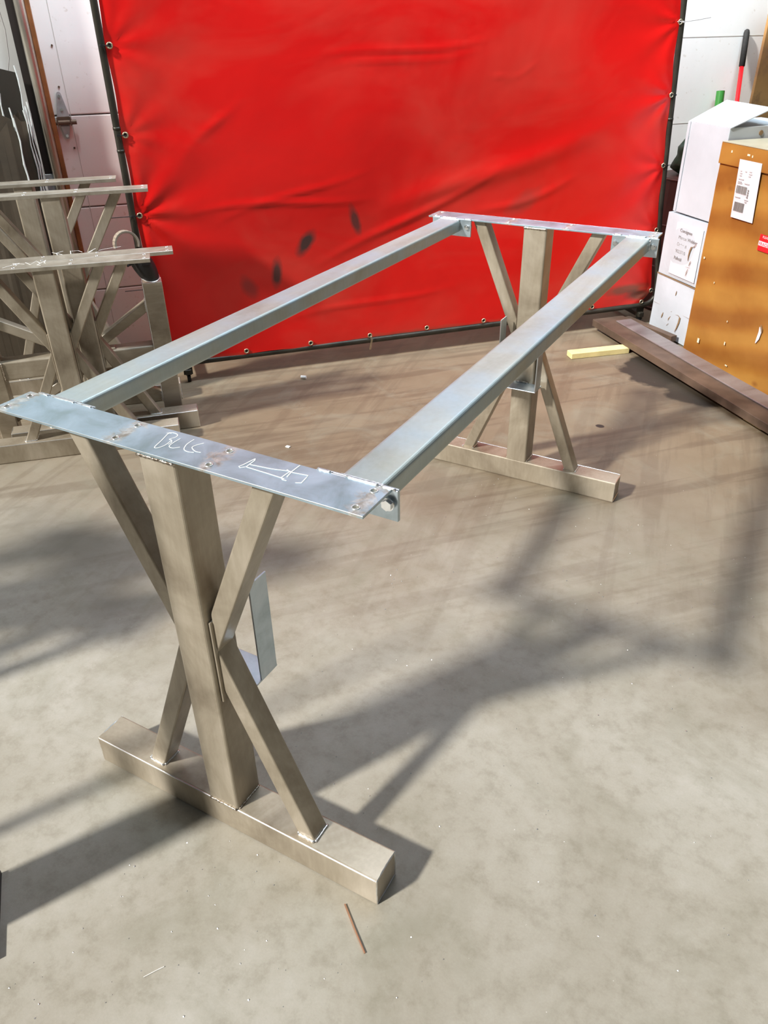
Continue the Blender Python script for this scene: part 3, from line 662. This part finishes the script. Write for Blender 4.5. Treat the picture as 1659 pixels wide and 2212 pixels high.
# leaning sheets left of the track
def sheet(s0, s1, z1, t0, lean, jag, label, m=M['sheet']):
    o = thing('leaning_sheet', label, 'sheet', ROOM, 'thin sheets leaning beside the door track')
    bm = bmesh.new(); n = 14; th = .006; rows = []
    for i in range(n+1):
        u = i/n; s = s0+(s1-s0)*u; zt = z1*(1-jag*.02*abs(math.sin(i*2.3+s0*9)))-.02*jag*(u*(1-u))
        rows.append((s, zt))
    for i in range(n):
        (sa, za), (sb, zb) = rows[i], rows[i+1]
        q = []
        for (s, z, t) in ((sa, 0, t0), (sb, 0, t0), (sb, zb, t0+lean), (sa, za, t0+lean)): q.append((s, t, z))
        f1 = [bm.verts.new(p) for p in q]; f2 = [bm.verts.new((p[0], p[1]+th, p[2])) for p in q]
        bm.faces.new(f1); bm.faces.new(f2[::-1])
        for a in range(4): bm.faces.new((f1[a], f1[(a+1) % 4], f2[(a+1) % 4], f2[a]))
    obj('panel', bm, m, o)
    bm = bmesh.new(); pts = []
    for k in range(26):
        u = k/25; z = z1*u; pts.append((s1+.004*math.sin(k*1.7+s0*20)+.002, t0+lean*u-.001, z))
    tube(bm, pts, [.0045*random.uniform(.6, 1.5) for _ in pts], 6)
    obj('frayed_edge', bm, M['sheetedge'], o); return o
sheet(-1.30, -.625, 1.75, .53, .13, 1, 'tallest brown sheet, darkened for shade, standing rearmost against the white wall', plain('shaded_sheet', (.022, .018, .012), .6))  # shade put into this sheet's near-black colour
sheet(-1.45, -.735, 1.62, .42, .16, 1, 'shade-darkened grey-brown leaning sheet reaching the left picture edge')
sheet(-1.30, -.690, 1.55, .375, .15, 2, 'grey-brown sheet with pale frayed edge, left of the gap')
sheet(-1.25, -.678, 1.50, .36, .14, 3, 'lower pale-edged sheet leaning in front of the left ones')
sheet(-1.00, -.600, 1.57, .47, .14, 4, 'brown sheet with white frayed edge right beside the door track')
sheet(-1.00, -.612, 1.55, .455, .14, 5, 'second brown sheet one layer in front of the one at the track')
sheet(-1.00, -.625, 1.53, .44, .14, 2, 'third brown sheet outermost of those at the track')

# ---------------------------------------------------------------- boxes on the right
def panel_text(txt, size, m, parent, mw, name='printed_text'):
    cu = bpy.data.curves.new(name, 'FONT'); cu.body = txt; cu.size = size; cu.extrude = .0002; cu.align_x = 'LEFT'; cu.align_y = 'TOP'
    o = bpy.data.objects.new(name, cu); COL.objects.link(o); dg = bpy.context.evaluated_depsgraph_get()
    me = bpy.data.meshes.new_from_object(o.evaluated_get(dg)); bpy.data.objects.remove(o); me.materials.clear(); me.materials.append(m)
    r = bpy.data.objects.new(name, me); COL.objects.link(r); r.parent = parent; r.matrix_local = mw; return r
# text plane on the side face (facing -s): x of text runs towards -t, y up
def side_m(s, t, z, rot=0): return Matrix.Translation((s, t, z)) @ Matrix(((0, 0, -1, 0), (-1, 0, 0, 0), (0, 1, 0, 0), (0, 0, 0, 1))) @ Matrix.Rotation(rot, 4, 'Z')
def sidebox(parent, name, s, t0, z0, t1, z1, m, th=.0006, skew=0.0):
    """thin flat rectangle on a side face"""
    bm = bmesh.new(); 
    q = [(s, t0, z0), (s, t1, z0+skew), (s, t1, z1+skew), (s, t0, z1)]
    a = [bm.verts.new(p) for p in q]; b = [bm.verts.new((p[0]-th, p[1], p[2])) for p in q]
    bm.faces.new(a[::-1]); bm.faces.new(b)
    for k in range(4): bm.faces.new((a[k], a[(k+1) % 4], b[(k+1) % 4], b[k]))
    return obj(name, bm, m, parent)
def carton(name, lo, hi, m, label, cat, sub=8, amp=.004, bev=.006, group=None, bulge=0.0):
    o = thing(name, label, cat, ROOM, group)
    bm = newbox(lo, hi, 0)
    bmesh.ops.subdivide_edges(bm, edges=bm.edges[:], cuts=sub, use_grid_fill=True)
    c = (Vector(lo)+Vector(hi))/2; d = Vector(hi)-Vector(lo)
    for v in bm.verts:
        n = noise.noise_vector(v.co*4.0+Vector((lo[0]*3, lo[1], lo[2]*5)))
        v.co += n*amp
        if bulge:
            u = (v.co-c); k = (1-(2*u.y/d.y)**2)*(1-(2*u.z/d.z)**2)
            if u.x < -d.x*.49: v.co.x -= bulge*k
        v.co.z = max(v.co.z, lo[2])
    obj('carton_body', bm, m, o, smooth=False); return o
TF = -.555
b0 = carton('white_carton', (3.325, TF+.004, .012), (3.86, -.115, .400), M['whitebox'], 'bottom white carton of the stack, dented and pocked, low by the floor', 'box', bulge=.012, group='white cartons stacked by the curtain post')
b1 = carton('white_carton', (3.328, TF+.004, .408), (3.86, -.118, .812), M['whitebox'], 'middle white carton with printed consignee lines and a torn gash', 'box', bulge=.010, group='white cartons stacked by the curtain post')
b2 = thing('white_carton', 'tall top white carton with one flap standing open', 'box', ROOM, 'white cartons stacked by the curtain post')
obj('carton_body', newbox((3.335, TF+.006, .822), (3.86, -.175, 1.362), .004, 2), M['whitebox'], b2)
bm = bmesh.new(); q = [(3.335, -.150, 1.362), (3.335, TF, 1.362), (3.60, -.565, 1.458), (3.685, -.03, 1.458)]
a = [bm.verts.new(p) for p in q]; b = [bm.verts.new((p[0]+.001, p[1], p[2]-.005)) for p in q]; bm.faces.new(a); bm.faces.new(b[::-1])
for k in range(4): bm.faces.new((a[k], a[(k+1) % 4], b[(k+1) % 4], b[k]))
obj('open_flap', bm, M['whitebox'], b2)
bm = bmesh.new(); cyl(bm, (3.56, TF+.004, 1.325), (0, 1, 0), .014, .006, 12); obj('hand_hole', bm, M['tear'], b2)
sidebox(b2, 'corner_strip', 3.3345, -.176, .825, -.152, 1.360, M['whitebox'], .004)
for zz in (.398,): sidebox(b1, 'carton_seam', 3.316, -.12, zz+.006, TF+.006, zz+.014, M['tear'], .0008)
sidebox(b0, 'carton_seam', 3.318, -.13, .205, TF+.006, .208, M['inkl'], .0008)
# label paper with print, torn gash
lf = sidebox(b1, 'address_label', 3.3215, -.235, .435, -.515, .770, M['paper'], .0012)
for i, tx in enumerate(('Consignee', 'Marcus Webber', 'Order #', '9023710', 'Pallet#')):
    panel_text(tx, .030, M['ink'], b1, side_m(3.3160, -.285+.004*i, .742-.045*i))
def gash(parent, s, pts, w, m=M['tear'], nm='tear'):
    bm = bmesh.new(); n = len(pts); L_, R_ = [], []
    for i, (t, z) in enumerate(pts):
        ww = w*math.sin(math.pi*(i+.25)/(n-.5)); L_.append(bm.verts.new((s, t-ww, z))); R_.append(bm.verts.new((s, t+ww, z)))
    for i in range(n-1): bm.faces.new((L_[i], L_[i+1], R_[i+1], R_[i]))
    o = obj(nm, bm, m, parent); md = o.modifiers.new('s', 'SOLIDIFY'); md.thickness = .0015; return o
S1 = 3.3135
gash(b1, S1, [(-.475, .675), (-.455, .655), (-.435, .650), (-.425, .625), (-.42, .59), (-.422, .56)], .007)
gash(b1, S1, [(-.452, .565), (-.447, .55), (-.44, .53)], .003); gash(b1, S1, [(-.41, .518), (-.43, .520), (-.452, .524)], .003); gash(b1, S1, [(-.438, .51), (-.43, .485), (-.425, .46)], .0025)
S0 = 3.3125
gash(b0, S0, [(-.37, .345), (-.368, .325), (-.366, .312)], .004)
gash(b0, S0, [(-.268, .165), (-.262, .145), (-.255, .125)], .006); gash(b0, S0, [(-.33, .205), (-.345, .195), (-.36, .20)], .007); gash(b0, S0, [(-.355, .165), (-.34, .145), (-.335, .13)], .005); gash(b0, S0, [(-.345, .11), (-.325, .09)], .003)
gash(b0, S0, [(-.40, .19), (-.43, .195), (-.455, .185), (-.452, .15), (-.44, .11), (-.425, .075)], .008)

# amber carton
bb = carton('amber_carton', (3.300, -1.95, .006), (4.15, -.566, 1.285), M['brownbox'], 'large amber-brown carton at the right edge with shipping label', 'box', sub=10, amp=.005)
bm = bmesh.new(); box(bm, (3.286, -1.96, 1.175), (4.16, -.562, 1.292), .004, 2); obj('carton_lid', bm, M['brownbox'], bb)
bm = bmesh.new(); box(bm, (3.284, -1.5, 1.2925), (3.62, -.566, 1.296)); obj('lid_film', bm, plain('dusty_film', (.40, .36, .26), .35), bb)
lab = [( -.749, 1.222), (-.935, 1.222), (-.955, .905), (-.765, .905)]
bm = bmesh.new(); a = [bm.verts.new((3.2835 if z > 1.1 else 3.290, t, z)) for t, z in lab]; b = [bm.verts.new((v.co.x-.001, v.co.y, v.co.z)) for v in a]
bm.faces.new(a); bm.faces.new(b[::-1])
for k in range(4): bm.faces.new((a[k], a[(k+1) % 4], b[(k+1) % 4], b[k]))
sl = obj('shipping_label', bm, M['paper'], bb)
SL = 3.2795
def barcode(t0, z0, wdt, hgt, n=26):
    bm = bmesh.new(); x = 0; r = random.Random(3)
    while x < wdt:
        ww = r.choice((.0016, .0024, .0036)); bx = [(SL+.0035, t0-x, z0), (SL+.0035, t0-x-ww, z0), (SL+.0035, t0-x-ww, z0+hgt), (SL+.0035, t0-x, z0+hgt)]
        bm.faces.new([bm.verts.new(p) for p in bx]); x += ww+r.choice((.0016, .0024))
    return bm
SL = 3.2805
for (t0, z0, ww, hh) in ((-.772, 1.045, .085, .040), (-.777, .945, .085, .050)):
    bm = bmesh.new(); r = random.Random(int(z0*100)); x = 0
    while x < ww:
        w_ = r.choice((.0016, .0026, .0036)); box(bm, (SL+(.000 if z0 > 1 else .0045), t0-x-w_, z0), (SL+.001+(.000 if z0 > 1 else .0045), t0-x, z0+hh)); x += w_+r.choice((.0014, .0022))
    obj('barcode', bm, M['ink'], sl)['kind'] = 'stuff'
bm = bmesh.new(); r = random.Random(5)
for k in range(4): box(bm, (SL+.0005, -.878+.000, 1.030+.012*k), (SL+.0015, -.868, 1.038+.012*k))
obj('barcode', bm, M['ink'], sl)['kind'] = 'stuff'
bm = bmesh.new()
for (t, z, l) in ((-.775, 1.160, .012), (-.815, 1.162, .014), (-.850, 1.165, .020), (-.775, 1.148, .018), (-.850, 1.153, .026), (-.775, 1.136, .018), (-.850, 1.141, .018), (-.772, 1.118, .045), (-.772, 1.104, .03), (-.772, 1.097, .038), (-.83, 1.1, .04)):
    box(bm, (SL+.0005, t-l, z), (SL+.0015, t, z+.0045))
for (t, z, l) in ((-.772, 1.020, .045), (-.86, 1.004, .016), (-.855, 1.015, .03)): box(bm, (SL+.0015, t-l, z), (SL+.0035, t, z+.004))
obj('address_lines', bm, M['inkl'], sl)['kind'] = 'stuff'
fr = sidebox(bb, 'fragile_sticker', 3.2915, -1.040, .775, -1.20, .865, M['redlabel'], .001)
sidebox(fr, 'sticker_band', 3.2904, -1.040, .803, -1.20, .828, M['paper'], .0006)
panel_text('FRAGILE', .026, M['redlabel'], fr, side_m(3.2894, -1.044, .826)); panel_text('PLEASE', .018, M['paper'], fr, side_m(3.2900, -1.062, .861))
for (t, z, w_, h_) in ((-.66, 1.245, .010, .012), (-.80, 1.245, .022, .010), (-.84, 1.24, .008, .012), (-.60, .62, .012, .012), (-.74, .50, .006, .01), (-.70, .10, .018, .03), (-.95, .17, .008, .02), (-.93, .31, .006, .01), (-1.0, .05, .02, .008)):
    sidebox(bb, 'tape_glint', 3.2905 if z < 1.17 else 3.2855, t, z, t-w_, z+h_, M['clear'], .0008)
gash(bb, 3.291, [(-1.21, .37), (-1.22, .34), (-1.215, .30), (-1.205, .27)], .012, M['paper'])
gash(bb, 3.2895, [(-1.215, .385), (-1.228, .365), (-1.235, .345)], .006)

# plywood sheet, red pole, green tube
pw = tag(room('plywood_sheet', newbox((4.285, .45, 0), (5.6, .475, 2.35), .002), M['ply']), 'tall stained plywood sheet standing behind the amber carton', 'plywood')
rp = thing('red_pole', 'thin red pole with black grip leaning on the white wall', 'pole', ROOM)
bm = bmesh.new(); tube(bm, [(4.16, .30, .012), (4.325, .68, 1.60)], .016, 12); obj('shaft', bm, M['redpole'], rp, smooth=True)
bm = bmesh.new(); a, b = Vector((4.325, .68, 1.60)), Vector((4.352, .735, 1.83)); tube(bm, [a, a.lerp(b, .9), a.lerp(b, .97), b], [.021, .021, .017, .007], 12); obj('grip', bm, M['grip'], rp, smooth=True)
gt = bmesh.new(); tube(gt, [(4.12, .45, .005), (4.19, .69, 1.445)], .030, 14); tag(room('green_tube', gt, M['green']), 'green round tube leaning on the white wall beside the red pole', 'tube')
# drum with a dark green bag on it
dr = thing('steel_drum', 'dark red drum behind the curtain post under a green bag', 'drum', ROOM @ Matrix.Translation((3.80, .30, 0)))
bm = bmesh.new(); cyl(bm, (0, 0, .475), (0, 0, 1), .245, .95, 28); obj('drum_body', bm, M['drum'], dr, smooth=False)
for z in (.02, .33, .63, .94):
    obj('drum_hoop', ring(bmesh.new(), (0, 0, z), .247, .008, 28, (0, 0, 1)), M['drum'], dr, smooth=True)
bm = bmesh.new(); bmesh.ops.create_icosphere(bm, subdivisions=4, radius=1)
for v in bm.verts:
    n = noise.noise(v.co*2.2)+.5*noise.noise(v.co*5); r = 1+.22*n; v.co = Vector((v.co.x*.19*r, v.co.y*.17*r, max(-.1, v.co.z*.17*r)))
tag(obj('bag', bm, M['greenbag'], None, ROOM @ Matrix.Translation((3.84, .30, 1.055)), True), 'crumpled dark green bag on the drum behind the curtain post', 'bag')

# ---------------------------------------------------------------- steel stock and lumber on the floor
bm = bmesh.new()
sb = thing('steel_channel', 'long rusty brown steel channel lying past the amber carton', 'steel stock', ROOM)
box(bm, (2.905, -2.9, .078), (3.15, -.03, .088), .002); box(bm, (2.905, -2.9, .040), (2.913, -.03, .080), .001); box(bm, (3.142, -2.9, .040), (3.15, -.03, .080), .001)
obj('channel', bm, M['rust'], sb)
bm = newbox((3.030, -2.9, .0885), (3.150, -.135, .0975), .002); fb = tag(room('flat_bar', bm, M['flatbar']), 'grey flat bar lying on top of the rusty channel', 'steel stock')
room('spacer_block', newbox((2.96, -1.75, 0), (3.12, -1.60, .040), .003), M['lumber'], None)
o = bpy.data.objects['spacer_block']; tag(o, 'short block under the rusty channel near the right edge', 'block')
lb = newbox((0, -.038, 0), (.42, .038, .039), .003); 
tag(obj('lumber_block', lb, M['lumber'], None, Matrix.Translation((-.265, 3.93, 0)) @ Matrix.Rotation(math.atan2(.235, .26), 4, 'Z')), 'short yellow lumber block under the end of the channel', 'lumber')
bm = bmesh.new(); prism(bm, (-.09, 4.72, .052+.0), (.300, 4.455, .052), .050, .040, (0, 0, 1), .002, seg=1)
tag(obj('dark_bar', bm, M['rust']), 'short dark square bar lying against the bottom white carton', 'steel stock')
bm = bmesh.new(); prism(bm, (-.05, 4.68, .0165), (.40, 4.34, .0165), .030, .030, (0, 0, 1), .002, seg=1)
tag(obj('wood_strip', bm, M['jamb']), 'thin brown wood strip on the floor below the dark bar', 'lumber')

# ---------------------------------------------------------------- black stand just at the left edge and an unseen rack added out of frame (they cast the soft floor shadows)
stn = thing('black_stand', 'black steel stand foot cut off by the left picture edge', 'stand', Matrix.Translation((-.42, -.55, 0)) @ Matrix.Rotation(math.atan2(-.15, .19), 4, 'Z'))
q = [(-.452, -.412), (-.262, -.570), (-.37, -.72), (-.56, -.56)]
bm = bmesh.new(); iv = stn.matrix_world.inverted(); a = [bm.verts.new(iv @ Vector((x, y, .0))) for x, y in q]; b = [bm.verts.new(iv @ Vector((x, y, .014))) for x, y in q]
bm.faces.new(a); bm.faces.new(b)
for k in range(4): bm.faces.new((a[k], a[(k+1) % 4], b[(k+1) % 4], b[k]))
obj('foot_plate', bm, M['black'], stn)
bm = bmesh.new(); cyl(bm, iv @ Vector((-.86, -.86, .85)), (0, 0, 1), .022, 1.7, 12); obj('shadow_pole', bm, M['black'], stn)  # unseen pole added for the faint second shadow strip
bm = bmesh.new(); tube(bm, [iv @ Vector((-.86, -.86, .02)), iv @ Vector((-.50, -.60, .02))], .012, 8); obj('foot_bar', bm, M['black'], stn)
obj('post', newbox((-.075, -.11, .012), (.075, -.03, 1.65), .006, 2), M['black'], stn)

rk = thing('shadow_rack', 'unseen rack added left of the picture to cast dappled floor shadow', 'rack', Matrix.Translation((-2.05, -.80, 0)) @ Matrix.Rotation(.35, 4, 'Z'))
for x in (-.6, 0, .6): obj('upright', newbox((x-.03, -.02, 0), (x+.03, .02, 1.7)), M['blackm'], rk)
for z in (.55, 1.05, 1.62): obj('shelf', newbox((-.62, -.12, z-.02), (.62, .12, z+.02)), M['blackm'], rk)
for x, z, r_ in ((-.35, .80, .15), (.28, .82, .13), (-.30, 1.30, .16), (.30, 1.34, .17), (0, 1.38, .11)):
    bm = bmesh.new(); ring(bm, (x, 0, z), r_, .05, 24); obj('shadow_coil', bm, M['black'], rk, smooth=True)  # rings added to dapple the floor shadow

# small things on the floor
bm = bmesh.new(); tube(bm, [(.415, -.039, .003), (.47, -.082, .0032), (.524, -.122, .003)], .0022, 6); tag(obj('copper_wire', bm, M['copper']), 'short straight copper-coloured wire on the floor before the base beam', 'wire')
bm = bmesh.new(); tube(bm, [(.110, -.385, .0015), (.100, -.40, .0016), (.083, -.428, .0015)], .0011, 5); tag(obj('string_scrap', bm, M['chalk']), 'thin white thread on the floor near the bottom of the picture', 'thread')
bm = bmesh.new(); cyl(bm, (0, 0, .011), (1, .3, 0), .010, .035, 10); tag(obj('foam_plug', bm, M['chalk'], None, Matrix.Translation((-1.655, 2.814, 0))), 'small white plug on the floor in front of the curtain', 'debris')
bm = newbox((-.012, -.008, 0), (.012, .008, .006), .001); tag(obj('paper_chip', bm, M['chalk'], None, Matrix.Translation((-1.199, 1.993, 0))), 'tiny white chip on the floor under the table frame', 'debris')
bm = bmesh.new(); r = random.Random(11)
for k in range(420):
    x, y = r.uniform(-.2, 1.6), r.choice((r.uniform(-1.0, -.02), r.uniform(.13, 2.2))); sz = r.uniform(.0007, .0018); a = r.uniform(0, 3.1)
    dx, dy = math.cos(a)*sz*r.uniform(1, 2.2), math.sin(a)*sz*r.uniform(1, 2.2)
    p = [(x-dx, y-dy, .0004), (x+dy, y-dx, .0004), (x+dx, y+dy, .0004), (x-dy, y+dx, .0004)]
    t = bm.verts.new((x, y, .0004+sz)); q = [bm.verts.new(v) for v in p]
    for i in range(4): bm.faces.new((q[i], q[(i+1) % 4], t))
    bm.faces.new(q[::-1])
tag(obj('grinding_grit', bm, M['edge']), 'bright specks of metal grit scattered over the concrete floor', 'grit', kind='stuff')
